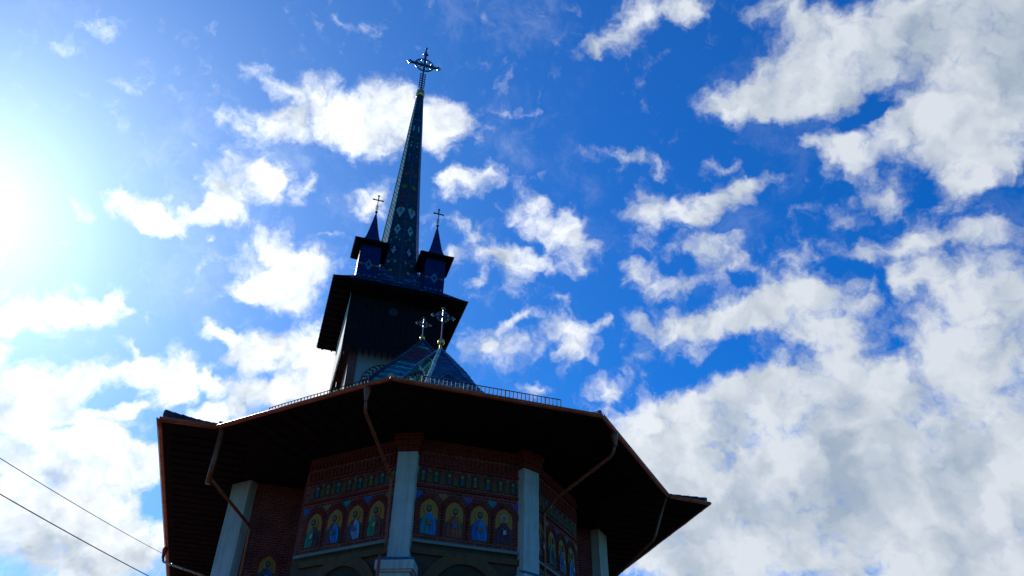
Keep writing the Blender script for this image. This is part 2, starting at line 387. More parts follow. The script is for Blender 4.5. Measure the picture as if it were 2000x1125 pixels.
# ---- glazed tiles
def lerp(a, b, t): return a + (b - a) * t
def pl(xs, ys, x):
    if x <= xs[0]: return ys[0]
    for i in range(1, len(xs)):
        if x <= xs[i]: return lerp(ys[i - 1], ys[i], (x - xs[i - 1]) / (xs[i] - xs[i - 1]))
    return ys[-1]
def spl(xs, ys, x):
    """monotone-ish smooth curve through the points"""
    n = len(xs)
    if x <= xs[0]: return ys[0]
    if x >= xs[-1]: return ys[-1]
    d = [(ys[i + 1] - ys[i]) / (xs[i + 1] - xs[i]) for i in range(n - 1)]
    m = [d[0]] + [0 if d[i - 1] * d[i] <= 0 else 2 * d[i - 1] * d[i] / (d[i - 1] + d[i]) for i in range(1, n - 1)] + [d[-1]]
    for i in range(n - 1):
        if x <= xs[i + 1]:
            h = xs[i + 1] - xs[i]; t = (x - xs[i]) / h
            return (2*t**3 - 3*t*t + 1) * ys[i] + (t**3 - 2*t*t + t) * h * m[i] + (-2*t**3 + 3*t*t) * ys[i + 1] + (t**3 - t*t) * h * m[i + 1]
def vary(c, k=.16):
    f = 1 + random.uniform(-k, k)
    return (c[0] * f, c[1] * f, c[2] * f, 1)
def tiles(mb, L, R, row, tw, colf, out, lift=.010, point=.35):
    """shingle a roof face between hips L(v), R(v), v = 0 at the eave and 1 at the top"""
    S = 200; acc = [0]
    mid = [(L(i / S) + R(i / S)) / 2 for i in range(S + 1)]
    for i in range(S): acc.append(acc[-1] + (mid[i + 1] - mid[i]).length)
    tot = acc[-1]; n = max(2, int(round(tot / row)))
    def vof(s):
        for i in range(S):
            if acc[i + 1] >= s: return (i + (s - acc[i]) / max(1e-9, acc[i + 1] - acc[i])) / S
        return 1.0
    out = Vector(out)
    for i in range(n):
        s0, s1 = tot * i / n, tot * (i + 1) / n
        v0, v1 = vof(s0), vof(s1)
        a0, b0, a1, b1 = L(v0), R(v0), L(v1), R(v1)
        e = (b0 - a0)
        if e.length < 1e-4: continue
        e.normalize()
        c0, c1 = (a0 + b0) / 2, (a1 + b1) / 2
        h0, h1 = (b0 - a0).length / 2, (b1 - a1).length / 2
        upv = c1 - c0; nn = e.cross(upv).normalized()
        if nn.dot(out) < 0: nn = -nn
        mb.face([a0, b0, b1, a1], M['sheet'])
        k0 = int(-h0 / tw) - 2
        off = tw / 2 if i % 2 else 0
        for j in range(k0, -k0 + 1):
            ul, ur = j * tw + off, (j + 1) * tw + off
            bl, brr = max(ul, -h0), min(ur, h0)
            if brr - bl < tw * .12: continue
            tl, tr = min(max(ul, -h1), h1), max(min(ur, h1), -h1)
            um = (bl + brr) / 2
            col = vary(colf(um, s0, c0.z, i, j))
            lf = lift * random.uniform(.7, 1.3); sk = random.uniform(-.15, .15) * lift
            q = [c0 + e * bl + nn * (lf + sk)]
            if point: q.append(c0 + e * um - upv * point * random.uniform(.8, 1.1) + nn * lf)
            q += [c0 + e * brr + nn * (lf - sk), c1 + e * tr + nn * .001]
            if tr - tl > 1e-4: q.append(c1 + e * tl + nn * .001)
            mb.face(q, M['tile'], col)
def ridge_caps(name, parent, pts, r, step, col, kick=0.0, klen=.9):
    """row of overlapping half-round cap tiles along a hip, running up; kick lifts the end at the eave"""
    mb = MB()
    acc = [0]
    for a, b in zip(pts, pts[1:]): acc.append(acc[-1] + (b - a).length)
    def at(s):
        for i in range(len(pts) - 1):
            if acc[i + 1] >= s or i == len(pts) - 2: return lerp(pts[i], pts[i + 1], (s - acc[i]) / (acc[i + 1] - acc[i]))
    n = int(acc[-1] / step)
    def kk(s): return kick * max(0, 1 - s / klen) ** 1.3
    for i in range(n):
        s0, s1 = acc[-1] * i / n, min(acc[-1], acc[-1] * (i + 1.1) / n)
        a, b = at(s0), at(s1)
        d = (b - a).normalized(); u = d.cross(Vector((0, 0, 1))).normalized(); w = u.cross(d)
        rr = r * random.uniform(.97, 1.04)
        cc = vary(col, .3)
        A, B = [], []
        for k in range(7):
            t = PI * k / 6
            A.append(a + u * math.cos(t) * rr + w * (math.sin(t) * rr - .01) + Vector((0, 0, kk(s0) * (.75 + .25 * math.sin(t)))))
            B.append(b + u * math.cos(t) * rr * .86 + w * (math.sin(t) * rr * .86 - .014) + Vector((0, 0, kk(s1) * (.75 + .25 * math.sin(t)))))
        A = [A[0] - w * (.03 + kk(s0))] + A + [A[6] - w * (.03 + kk(s0))]
        B = [B[0] - w * (.03 + kk(s1))] + B + [B[6] - w * (.03 + kk(s1))]
        for k in range(8): mb.face([A[k], A[k + 1], B[k + 1], B[k]], M['tile'], cc, smooth=0 < k < 7)
        mb.face(A[::-1], M['tile'], cc)
    return mb.build(name, parent, merge=False)
BLUE = (.012, .115, .235); DBLUE = (.010, .055, .18); TEAL = (.012, .17, .20); GREEN = (.020, .19, .12); PALE = (.48, .58, .55); RED = (.26, .04, .06); LTEAL = (.10, .36, .36); NAVY = (.008, .014, .07); ORANGE = (.30, .07, .02); YEL = (.35, .2, .04)
# ---- apse roof: concave half-octagon pyramid
APEX = Vector((0, .85, 10.62))
PS = [0, .05, .14, .18, .24, .31, .43, .6, .8, 1.0]
PZ = [10.62, 10.33, 9.80, 9.50, 9.15, 8.68, 8.12, 7.42, 6.84, 6.47]
def hip(c): return lambda v: Z(lerp(Z(c, 0), Z(APEX, 0), v), spl(PS, PZ, 1 - v))
def apse_front(u, s, z, i, j):
    d = abs(z - 8.62 - abs(u) * .55) if z < 9.6 else 9
    if d < .06: return (.10, .40, .38)
    if .14 < d < .20: return LTEAL if z < 8.9 else TEAL
    if abs(u) < .10 and abs(z - 9.12) < .07: return NAVY
    return (.010, .090, .19) if (i // 2) % 2 else (.009, .070, .175)
def apse_left(u, s, z, i, j):
    a = (u * 1.3 + z) % .50; b = (z - u * 1.3) % .50
    if a < .085: return (.75, .80, .74)
    if b < .07: return (.45, .60, .55)
    k = int((u * 1.3 + z) // .50) + int((z - u * 1.3) // .50)
    return (.03, .28, .16) if k % 2 else ((.02, .20, .17) if k % 4 else BLUE)
apse_roof = MB()
tiles(apse_roof, hip(CL), hip(C1), .062, .06, apse_left, (-1, -1, 1), .014)
tiles(apse_roof, hip(C1), hip(C2), .085, .085, apse_front, (0, -1, 1))
tiles(apse_roof, hip(C2), hip(C3), .085, .085, lambda u, s, z, i, j: BLUE if (i // 3) % 2 else TEAL, (1, -1, 1))
# back ridge and cheeks running into the nave roof
NS = [0, .1, .239, .354, .5, .7, .85, 1.0]
NZ = [12.58, 11.70, 10.56, 9.55, 8.50, 7.42, 6.86, 6.47]
NP = Vector((0, 3.5, 12.58))
def nave_y_at(z):
    lo, hi = 0, 1
    for _ in range(40):
        md = (lo + hi) / 2
        if spl(NS, NZ, md) > z: lo = md
        else: hi = md
    return 3.5 - 5.18 * lo
for c, sx in ((CL, -1), (C3, 1)):
    h = hip(c)
    def vall(v, c=c, h=h):
        p = h(v); z = p.z
        return Vector((p.x, max(p.y, nave_y_at(z) + .02), z))
    def cheekL(v): return h(v)
    if sx < 0: tiles(apse_roof, vall, h, .12, .15, lambda u, s, z, i, j: BLUE, (sx, 0, 1))
    else: tiles(apse_roof, h, vall, .12, .15, lambda u, s, z, i, j: BLUE, (sx, 0, 1))
apse_roof = apse_roof.build('apse_roof', church, 'blue and green glazed apse roof with a pale lattice and a zigzag', merge=False)
for c, cc in ((CL, (.05, .14, .20)), (C1, (.30, .42, .42)), (C2, BLUE), (C3, BLUE)):
    h = hip(c)
    ridge_caps('hip_ridge', apse_roof, [h(i / 60) + Vector((0, 0, .03)) for i in range(61)], .048, .15, cc, .05, .5)
ridge_caps('hip_ridge', apse_roof, [Vector((0, 2.4, 10.62)), APEX], .05, .17, BLUE)

# ---- nave roof: hipped end facing the apse, ridge back to the tower
def nhip(c): return lambda v: Z(lerp(Z(c, 0), Z(NP, 0), v), spl(NS, NZ, 1 - v))
def nave_col(u, s, z, i, j):
    if z > 11.35 and z < 12.2 and abs(u + .05) < (12.25 - z) * .62: return RED if (i + j) % 3 else (.10, .05, .12)
    if i % 3 == 0: return LTEAL
    return BLUE if i % 3 == 1 else TEAL
nave_roof = MB()
tiles(nave_roof, nhip(NL), nhip(NR), .095, .10, nave_col, (0, -1, 1), .018)
for sx in (-1, 1):
    c = NL if sx < 0 else NR
    hp = nhip(c)
    def far(v, c=c, hp=hp):
        p = hp(v); return Vector((p.x, lerp(BACK, 9.75, v), p.z))
    tiles(nave_roof, hp if sx > 0 else far, far if sx > 0 else hp, .16, .22, lambda u, s, z, i, j: BLUE, (sx, 0, 1))
nave_roof = nave_roof.build('nave_roof', church, 'blue tiled nave roof with a red patch under its peak', merge=False)
for c, kick in ((NL, .12), (NR, .05)):
    h = nhip(c)
    ridge_caps('hip_ridge', nave_roof, [h(i / 80) + Vector((0, 0, .03)) for i in range(81)], .055, .18, (.045, .03, .045), kick, 1.4)
ridge_caps('ridge', nave_roof, [Vector((0, 9.6, 12.60)), NP + Vector((0, 0, .02))], .07, .2, BLUE)

# ---- soffit and eaves
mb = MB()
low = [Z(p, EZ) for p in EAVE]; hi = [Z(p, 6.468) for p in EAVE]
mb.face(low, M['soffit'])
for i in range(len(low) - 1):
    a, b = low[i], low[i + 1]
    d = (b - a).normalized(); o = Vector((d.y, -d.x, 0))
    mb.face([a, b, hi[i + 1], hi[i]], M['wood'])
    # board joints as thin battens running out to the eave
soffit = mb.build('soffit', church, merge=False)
mb = MB()
def battens(a, b, inward, depth, step):
    d = (b - a); L = d.length; d.normalize(); n = int(L / step)
    for k in range(1, n):
        p = a + d * (L * k / n) + inward * (depth / 2)
        mb.box(Z(p, EZ - .012), (.02, depth, .022), M['soffit'], d, inward)
battens(NL + Vector((.12, .1, 0)), Vector((-5.06, 9, 0)), Vector((1, 0, 0)), 1.3, .30)
battens(Vector((5.06, 9, 0)), NR + Vector((-.12, .1, 0)), Vector((-1, 0, 0)), 1.3, .30)
for a, b in ((CL, C1), (C1, C2), (C2, C3)):
    d = (b - a).normalized(); inw = Vector((-d.y, d.x, 0))
    battens(a + d * .25 + inw * .08, b - d * .25 + inw * .08, inw, 1.3, .30)
mb.build('soffit_batten', soffit)

# ---- gutters (half-round copper) and edge tiles
def gutter(a, b, ea=0.0, eb=0.0, r=.040):
    a = Z(a, 0); b = Z(b, 0)
    d = (b - a).normalized(); o = Vector((d.y, -d.x, 0))
    a = a - d * ea; b = b + d * eb
    mb = MB(); zc = 6.462; oo = r - .004
    def prof(p, rr, k0=0): return [p + o * (oo - rr * math.cos(PI * k / 10)) + Vector((0, 0, zc - rr * math.sin(PI * k / 10))) for k in range(11)]
    n = max(2, int((b - a).length / .35))
    prev = None
    for i in range(n + 1):
        p = lerp(a, b, i / n) + Vector((0, 0, random.uniform(-.004, .004)))
        A, B = prof(p, r), prof(p, r - .010)
        if prev:
            PA, PB = prev
            for k in range(10):
                mb.face([PA[k], PA[k + 1], A[k + 1], A[k]], M['copper'], smooth=True)
                mb.face([PB[k + 1], PB[k], B[k], B[k + 1]], M['copper'], smooth=True)
            mb.face([PA[10], PB[10], B[10], A[10]], M['copper'])
        if i in (0, n): mb.face(A, M['copper'])
        prev = (A, B)
    mb.tube([a + o * (oo + r) + Vector((0, 0, zc + .004)), b + o * (oo + r) + Vector((0, 0, zc + .004))], .011, M['copper'], 6)
    # brackets
    for i in range(1, n, 2):
        p = lerp(a, b, i / n)
        q = prof(p, r + .004)
        for k in range(10): mb.face([q[k] - d * .012, q[k + 1] - d * .012, q[k + 1] + d * .012, q[k] + d * .012], M['copper'])
    return mb.build('gutter', church, merge=True)
gutter(EAVE[0], NL, 0, .05, .052); gutter(NL, CL, .05, -.04, .052); gutter(CL, C1, -.04, .016); gutter(C1, C2, .016, .016); gutter(C2, C3, .016, -.04); gutter(C3, NR, -.04, .04); gutter(NR, EAVE[7], .04, 0)

# ---- downpipes
def downpipe(funnel, pts, r=.026, cr=.056):
    mb = MB()
    p = [Vector(q) for q in pts]
    # round the corners a little
    out = [p[0]]
    for i in range(1, len(p) - 1):
        a = p[i] + (p[i - 1] - p[i]).normalized() * .07; b = p[i] + (p[i + 1] - p[i]).normalized() * .07
        out += [a, (a + b) / 4 + p[i] / 2, b]
    out.append(p[-1])
    mb.tube(out, r, M['pipe'], 12)
    for i in range(len(p) - 1):
        L = (p[i + 1] - p[i]).length; d = (p[i + 1] - p[i]).normalized()
        for k in range(1, int(L / .6) + 1):
            q = p[i] + d * (k * .6 - .1)
            mb.tube([q - d * .015, q + d * .015], r + .008, M['pipe'], 12)
    o = mb.build('downpipe', church)
    if funnel:
        f = MB(); q = Vector(funnel)
        f.lathe(Z(q, 0), [(.030, q.z - .16), (.036, q.z - .10), (cr, q.z), (cr + .006, q.z + .07), (cr - .01, q.z + .07)], M['pipe'], 14)
        f.build('funnel', o)
    return o
downpipe((-2.07, -4.02, 6.32), [(-2.07, -4.02, 6.20), (-2.05, -3.95, 6.02), (-1.33, -2.62, 5.60), (-1.30, -2.63, 4.42), (-1.42, -2.92, 4.22), (-1.42, -2.95, 2.2)])
o = downpipe(None, [(-4.22, -1.58, 5.62), (-3.42, .02, 5.45), (-3.36, .06, 2.0)], .028)
f = MB(); f.tube([(-4.20, -1.76, 6.42), (-4.21, -1.64, 5.85), (-4.22, -1.57, 5.50)], [.052, .046, .044], M['pipe'], 12); f.build('drop_pipe', o)
downpipe((-5.24, 4.6, 6.32), [(-5.24, 4.6, 6.25), (-5.22, 4.6, 6.08), (-4.2, 3.0, 5.4), (-3.68, 2.9, 5.2), (-3.68, 2.9, 1.0)])
downpipe((2.17, -3.92, 6.32), [(2.17, -3.92, 6.2), (2.14, -3.85, 6.02), (1.62, -2.50, 5.72), (1.50, -2.22, 5.55), (1.50, -2.22, 3.0)])
downpipe(None, [(4.22, -1.76, 6.40), (4.05, -1.72, 5.95), (3.92, -1.70, 5.58), (3.55, -.1, 5.1), (3.42, .05, 4.95), (3.36, .06, 2.0)], .026)

# ---- snow guards standing near the eaves
def guard(a, b, z0):
    mb = MB(); d = (b - a).normalized(); L = (b - a).length
    a = Z(a, z0); b = Z(b, z0)
    mb.tube([a + Vector((0, 0, .21)), b + Vector((0, 0, .21))], .008, M['iron'], 6)
    mb.tube([a + Vector((0, 0, .03)), b + Vector((0, 0, .03))], .008, M['iron'], 6)
    n = int(L / .070)
    for k in range(n + 1):
        p = lerp(a, b, k / n); big = k % 10 == 0
        mb.tube([p + Vector((0, 0, -.12 if big else .03)), p + Vector((0, 0, .21))], .013 if big else .0085, M['iron'], 5)
    mb.build('snow_guard', apse_roof, 'dark iron railing standing on the roof edge')
def along(a, b, t, inn):
    d = (b - a).normalized(); return lerp(a, b, t) + Vector((-d.y, d.x, 0)) * inn
guard(along(C1, C2, .16, .36), along(C1, C2, .84, .34), 6.65)
guard(along(CL, C1, .20, .36), along(CL, C1, .80, .34), 6.65)
guard(along(C2, C3, .16, .36), along(C2, C3, .84, .34), 6.65)

# ------------------------------------------------------------------ apse walls, saints, arches
WR = 2.80; AP = WR * math.cos(PI / 8); HW = WR * math.sin(PI / 8)
TOPZ, FLOOR = EZ, -1.6 / K
class Bay:
    """local frame of one wall face: u along, z up, n outwards"""
    def __init__(s, o, n): s.n = Vector(n).normalized(); s.u = Vector((-s.n.y, s.n.x, 0)); s.o = Vector(o)
    def __call__(s, u, z, d=0.0): return s.o + s.u * u + s.n * d + Vector((0, 0, z))
BAYS = [Bay(P2(a, AP), P2(a, 1)) for a in (-135, -90, -45)]
def wall_quad(mb, bay, u0, u1, z0, z1, m, d=0.0, k=1.0):
    mb.face([bay(u0, z0, d), bay(u1, z0, d), bay(u1, z1, d), bay(u0, z1, d)], m, uv=[(u0 * K, z0 * K), (u1 * K, z0 * K), (u1 * K, z1 * K), (u0 * K, z1 * K)])
mb = MB()
for b in BAYS: wall_quad(mb, b, -HW, HW, 4.62, TOPZ, M['brick']); wall_quad(mb, b, -HW, HW, FLOOR, 4.62, M['tanwall'])
KX = P2(-157.5, WR)
sides = [Bay((KX.x, .3, 0), (-1, 0, 0)), Bay((-KX.x, .3, 0), (1, 0, 0))]
for sgn, b in zip((-1, 1), sides):
    lo, hi_ = (0, .3 - KX.y) if sgn < 0 else (-(.3 - KX.y), 0)
    wall_quad(mb, b, lo, hi_, 4.62, TOPZ, M['brick']); wall_quad(mb, b, lo, hi_, FLOOR, 4.62, M['tanwall'])
apse_wall = mb.build('apse_wall', church, merge=False)

SKIN = (.20, .10, .05); HAIR = (.035, .018, .012); GOLD = (.52, .145, .012); HALO = (.62, .21, .03); NAVYP = (.012, .02, .055)
def arch_outline(bay, u0, z0, w, h, d, point=.10, n=8):
    """niche outline: straight jambs, round shoulders and a small point"""
    pts = [bay(u0 - w / 2, z0, d), bay(u0 + w / 2, z0, d)]
    zs = z0 + h - w * .62
    for k in range(n + 1):
        t = k / n
        x = w / 2 * math.cos(t * PI / 2)
        pts.append(bay(u0 + x, zs + (h - (zs - z0)) * (math.sin(t * PI / 2) * .35 + t * .65), d))
    for k in range(n - 1, -1, -1):
        t = k / n
        x = w / 2 * math.cos(t * PI / 2)
        pts.append(bay(u0 - x, zs + (h - (zs - z0)) * (math.sin(t * PI / 2) * .35 + t * .65), d))
    return pts
def disc(bay, u, z, rx, rz, d, n=18): return [bay(u + rx * math.cos(2 * PI * k / n), z + rz * math.sin(2 * PI * k / n), d) for k in range(n)]
def poly(bay, u0, z0, w, h, pts, d): return [bay(u0 + x * w / 2, z0 + y * h, d) for x, y in pts]
def saint(bay, u0, z0, w, h, robe, cloak, hold, hair=HAIR, skin=SKIN, veil=None, lean=0.0, parent=None):
    mb = MB(); D = [.004]; st = bay.n * .0025
    def lay(pts, col):
        pr = [p for p in pts]
        mb.prism(pr, st, paint(col)); D[0] += .0035
    lay(arch_outline(bay, u0, z0, w, h, D[0]), GOLD)
    lay(poly(bay, u0, z0, w * .97, h, [(-1, .01), (1, .01), (1, .40), (-1, .40)], D[0]), NAVYP)
    lay(poly(bay, u0, z0, w * .97, h, [(-1, .30), (1, .30), (1, .44), (.3, .50), (-.4, .48), (-1, .42)], D[0]), (.03, .06, .03))
    hu, hz = u0 + lean * w, z0 + h * .70
    lay(disc(bay, hu, hz, w * .30, w * .30, D[0]), (.25, .10, .03))
    lay(disc(bay, hu, hz, w * .275, w * .275, D[0]), HALO)
    lay(poly(bay, u0, z0, w, h, [(-.80, .02), (.80, .02), (.84, .22), (.72, .42), (.44, .54), (.16, .60), (-.16, .60), (-.44, .54), (-.74, .42), (-.86, .20)], D[0]), robe)
    lay(poly(bay, u0, z0, w, h, [(-.86, .04), (-.10, .02), (.30, .24), (.06, .46), (-.10, .58), (-.42, .54), (-.74, .42), (-.90, .20)] if lean <= 0 else [(.86, .04), (.90, .20), (.74, .42), (.42, .54), (.10, .58), (-.06, .46), (-.30, .24), (.10, .02)], D[0]), cloak)
    # folds
    for fx in (-.45, .15, .5):
        lay(poly(bay, u0, z0, w, h, [(fx, .05), (fx + .07, .05), (fx * .7 + .05, .42), (fx * .7, .42)], D[0]), tuple(c * .45 for c in cloak))
    lay(disc(bay, hu, hz + w * .02, w * .165, w * .20, D[0]), veil or hair)
    lay(disc(bay, hu, hz - w * .005, w * .115, w * .155, D[0]), skin)
    if not veil: lay(poly(bay, hu, hz - w * .24, w, h, [(-.12, .03), (.12, .03), (.17, .08), (-.17, .08)], D[0]), hair)
    for ex in (-.045, .045): lay(disc(bay, hu + ex * w, hz + w * .02, w * .018, w * .012, D[0], 8), (.01, .008, .006))
    lay(poly(bay, u0, z0, w, h, [(-.16, .24), (.20, .26), (.18, .38), (-.14, .36)], D[0]), hold)
    lay(disc(bay, u0 + .24 * w * .5, z0 + h * .30, w * .06, w * .05, D[0], 10), skin)
    lay(disc(bay, u0 - .24 * w * .5, z0 + h * .40, w * .05, w * .07, D[0], 10), skin)
    return mb.build('saint_icon', parent, merge=False)
def brick_arch(bay, u0, z0, w, h, parent):
    mb = MB(); ri, ro = w / 2 + .018, w / 2 + .115
    zs = z0 + h - w * .62
    stp = .048
    # mortar bed
    for sx in (-1, 1):
        mb.prism([bay(u0 + sx * ri, z0, .001), bay(u0 + sx * (ri + .068), z0, .001), bay(u0 + sx * (ri + .068), zs, .001), bay(u0 + sx * ri, zs, .001)], bay.n * .012, M['mortar'])
        n = int((zs - z0) / stp)
        for k in range(n):
            z = z0 + (k + .5) * (zs - z0) / n
            mb.box(bay(u0 + sx * (ri + .036), z, .014), (.066, .028, .033), M['voussoir'], bay.u, bay.n)
    n = 15
    A = [(math.cos(PI * k / n), math.sin(PI * k / n)) for k in range(n + 1)]
    for k in range(n):
        (x0, y0), (x1, y1) = A[k], A[k + 1]
        mb.prism([bay(u0 + ri * x0, zs + ri * y0 * 1.12, .001), bay(u0 + ro * x0, zs + ro * y0 * 1.08, .001), bay(u0 + ro * x1, zs + ro * y1 * 1.08, .001), bay(u0 + ri * x1, zs + ri * y1 * 1.12, .001)], bay.n * .012, M['mortar'])
        t0, t1 = PI * (k + .16) / n, PI * (k + .84) / n
        f = .985
        mb.prism([bay(u0 + ri * math.cos(t), zs + ri * 1.12 * math.sin(t), .012) if e == 0 else bay(u0 + ro * f * math.cos(t), zs + ro * 1.08 * f * math.sin(t), .012) for e, t in ((0, t0), (1, t0), (1, t1), (0, t1))], bay.n * .020, M['voussoir'])
    return mb.build('brick_arch', parent, merge=False)
B1, B2_, R1, R2, O1, G1, P1, W1, T1 = (.02, .08, .30), (.03, .14, .42), (.30, .025, .02), (.16, .012, .025), (.38, .10, .02), (.03, .15, .09), (.13, .05, .20), (.32, .36, .36), (.02, .16, .20)
SAINTS = [
 [(R2, G1, W1), (R2, B2_, G1), (R2, (.22, .25, .45), P1), (R1, G1, (.5, .3, .1))],
 [(B2_, T1, O1), (R1, (.36, .06, .02), B1), (B1, B2_, O1), (R2, (.10, .01, .03), W1)],
 [(B1, R1, W1), (G1, R2, O1), (B1, O1, W1), (R2, B2_, W1)]]
ICW, ICH, ICZ = .30, .62, 4.735
SPAN = [[B1, O1, T1, B1, O1], [B1, (.42, .09, .02), P1, T1, P1], [B1, O1, P1, T1, O1]]
for bi, bay in enumerate(BAYS):
    off = -.10 if bi == 0 else (.10 if bi == 2 else 0)
    us = [off + x for x in (-.645, -.215, .215, .645)]
    for k, u in enumerate(us):
        rb, ck, hd = SAINTS[bi][k]
        saint(bay, u, ICZ, ICW, ICH, rb, ck, hd, hair=HAIR if k != 2 else (.02, .015, .012), veil=(.20, .30, .32) if (bi, k) == (1, 3) else None, lean=(-.03, .03, .02, -.02)[k], parent=apse_wall)
        brick_arch(bay, u, ICZ, ICW, ICH, apse_wall)
    # coloured glazed pieces between the arches
    for k, u in enumerate([us[0] - .215] + [x + .215 for x in us]):
        if abs(u) > HW - .10: continue
        mb = MB()
        mb.prism([bay(u + x, ICZ + ICH + z, .002) for x, z in ((-.01, -.055), (.01, -.055), (.085, .085), (.04, .11), (-.04, .11), (-.085, .085))], bay.n * .012, paint(SPAN[bi][k]))
        mb.build('spandrel_tile', apse_wall)
    # frieze of small painted squares
    z0 = 5.60 + .05
    for k in range(8):
        u = -.80 + k * .2286
        mb = MB()
        mb.prism([bay(u - .055, z0, .002), bay(u + .055, z0, .002), bay(u + .055, z0 + .20, .002), bay(u + .03, z0 + .24, .002), bay(u - .03, z0 + .24, .002), bay(u - .055, z0 + .20, .002)], bay.n * .010, paint([(.012, .02, .04), (.05, .03, .02), (.012, .03, .03), (.06, .02, .02)][k % 4]))
        mb.prism(poly(bay, u, z0, .10, .24, [(-.6, .02), (.6, .02), (.5, .40), (.15, .52), (-.15, .52), (-.5, .40)], .0125), bay.n * .003, paint([(.02, .08, .14), (.20, .08, .02), (.02, .09, .06), (.20, .03, .03), (.015, .06, .14), (.22, .09, .02)][(k + bi) % 6]))
        mb.prism(disc(bay, u, z0 + .155, .026, .028, .0125, 12), bay.n * .003, paint(HALO))
        mb.prism(disc(bay, u, z0 + .152, .014, .019, .016, 10), bay.n * .003, paint(SKIN))
        mb.build('small_icon', apse_wall)
    for k in range(9):
        u = -.914 + k * .2286
        mb = MB()
        mb.prism([bay(u - .045, z0 - .02, .003), bay(u + .045, z0 - .02, .003), bay(u + .045, z0 + .12, .003), bay(u - .045, z0 + .12, .003)], bay.n * .012, paint((.12, .055, .010)))
        mb.prism([bay(u - .03, z0 + .17, .003), bay(u + .03, z0 + .17, .003), bay(u, z0 + .24, .003)], bay.n * .012, paint([(.30, .02, .02), (.25, .12, .02), (.20, .05, .02)][k % 3]))
        mb.build('frieze_tile', apse_wall)
    # brick courses: upright headers and saw-tooth rows under the eave
    mb = MB()
    for z in (5.56, 5.94, 6.30): mb.box(bay(0, z, .014), (2 * HW - .04, .030, .036), M['voussoir'], bay.u, bay.n)
    for k in range(26):
        u = -HW + .05 + k * (2 * HW - .10) / 25
        mb.box(bay(u, 6.06, .012), (.042, .030, .16), M['voussoir'], bay.u, bay.n)
        mb.box(bay(u, 6.235, .020), (.040, .044, .07), M['voussoir'], bay.u, bay.n)
    mb.build('brick_cornice', apse_wall, merge=False)
    # pale moulding, then timber arch and olive tympanum under it
    mb = MB()
    mb.box(bay(0, 4.61, .025), (2 * HW - .03, .065, .045), M['stone'], bay.u, bay.n)
    mb.build('string_moulding', apse_wall)
    mb = MB()
    prev = None; r0, r1 = .62, .80; zc = 3.55
    for k in range(21):
        t = PI * k / 20
        a = bay(r0 * math.cos(t), zc + r0 * math.sin(t) * 1.25, .002); b = bay(r1 * math.cos(t), zc + r1 * math.sin(t) * 1.2, .002)
        if prev: mb.prism([prev[0], prev[1], b, a], bay.n * .05, M['tan'])
        prev = (a, b)
    mb.box(bay(0, 4.46, .02), (2 * HW - .30, .06, .10), M['tan'], bay.u, bay.n)
    for sx in (-1, 1): mb.box(bay(sx * .71, 2.4, .025), (.16, .05, 2.28), M['tan'], bay.u, bay.n)
    mb.build('blind_arch', apse_wall, merge=False)
    mb = MB()
    mb.face([bay(r0 * math.cos(PI * k / 20), zc + r0 * math.sin(PI * k / 20) * 1.25, .004) for k in range(21)] + [bay(-r0, 1.3, .004), bay(r0, 1.3, .004)], M['olive'])
    mb.build('tympanum', apse_wall)

# nave walls
mb = MB()
NX = 3.6
for sx in (-1, 1):
    b = Bay((sx * (NX + 2.587) / 2, .3, 0), (0, -1, 0))
    hw = (NX - abs(KX.x)) / 2
    wall_quad(mb, b, -hw, hw, 4.0, TOPZ, M['brick']); wall_quad(mb, b, -hw, hw, FLOOR, 4.0, M['stone'])
    b2 = Bay((sx * NX, 6.7, 0), (sx, 0, 0))
    wall_quad(mb, b2, -6.4, 6.4, 4.6, TOPZ, M['brick']); wall_quad(mb, b2, -6.4, 6.4, FLOOR, 4.6, M['plaster'])
b3 = Bay((0, 13.1, 0), (0, 1, 0))
wall_quad(mb, b3, -NX, NX, 4.6, TOPZ, M['brick']); wall_quad(mb, b3, -NX, NX, FLOOR, 4.6, M['plaster'])
nave_wall = mb.build('nave_wall', church, merge=False)
for sx in (-1, 1):
    b = Bay((sx * 3.03, .3, 0), (0, -1, 0))
    saint(b, .05 * -sx, 4.50, .30, .56, B1, (.03, .03, .10), (.25, .2, .06), parent=nave_wall)
    brick_arch(b, .05 * -sx, 4.50, .30, .56, nave_wall)

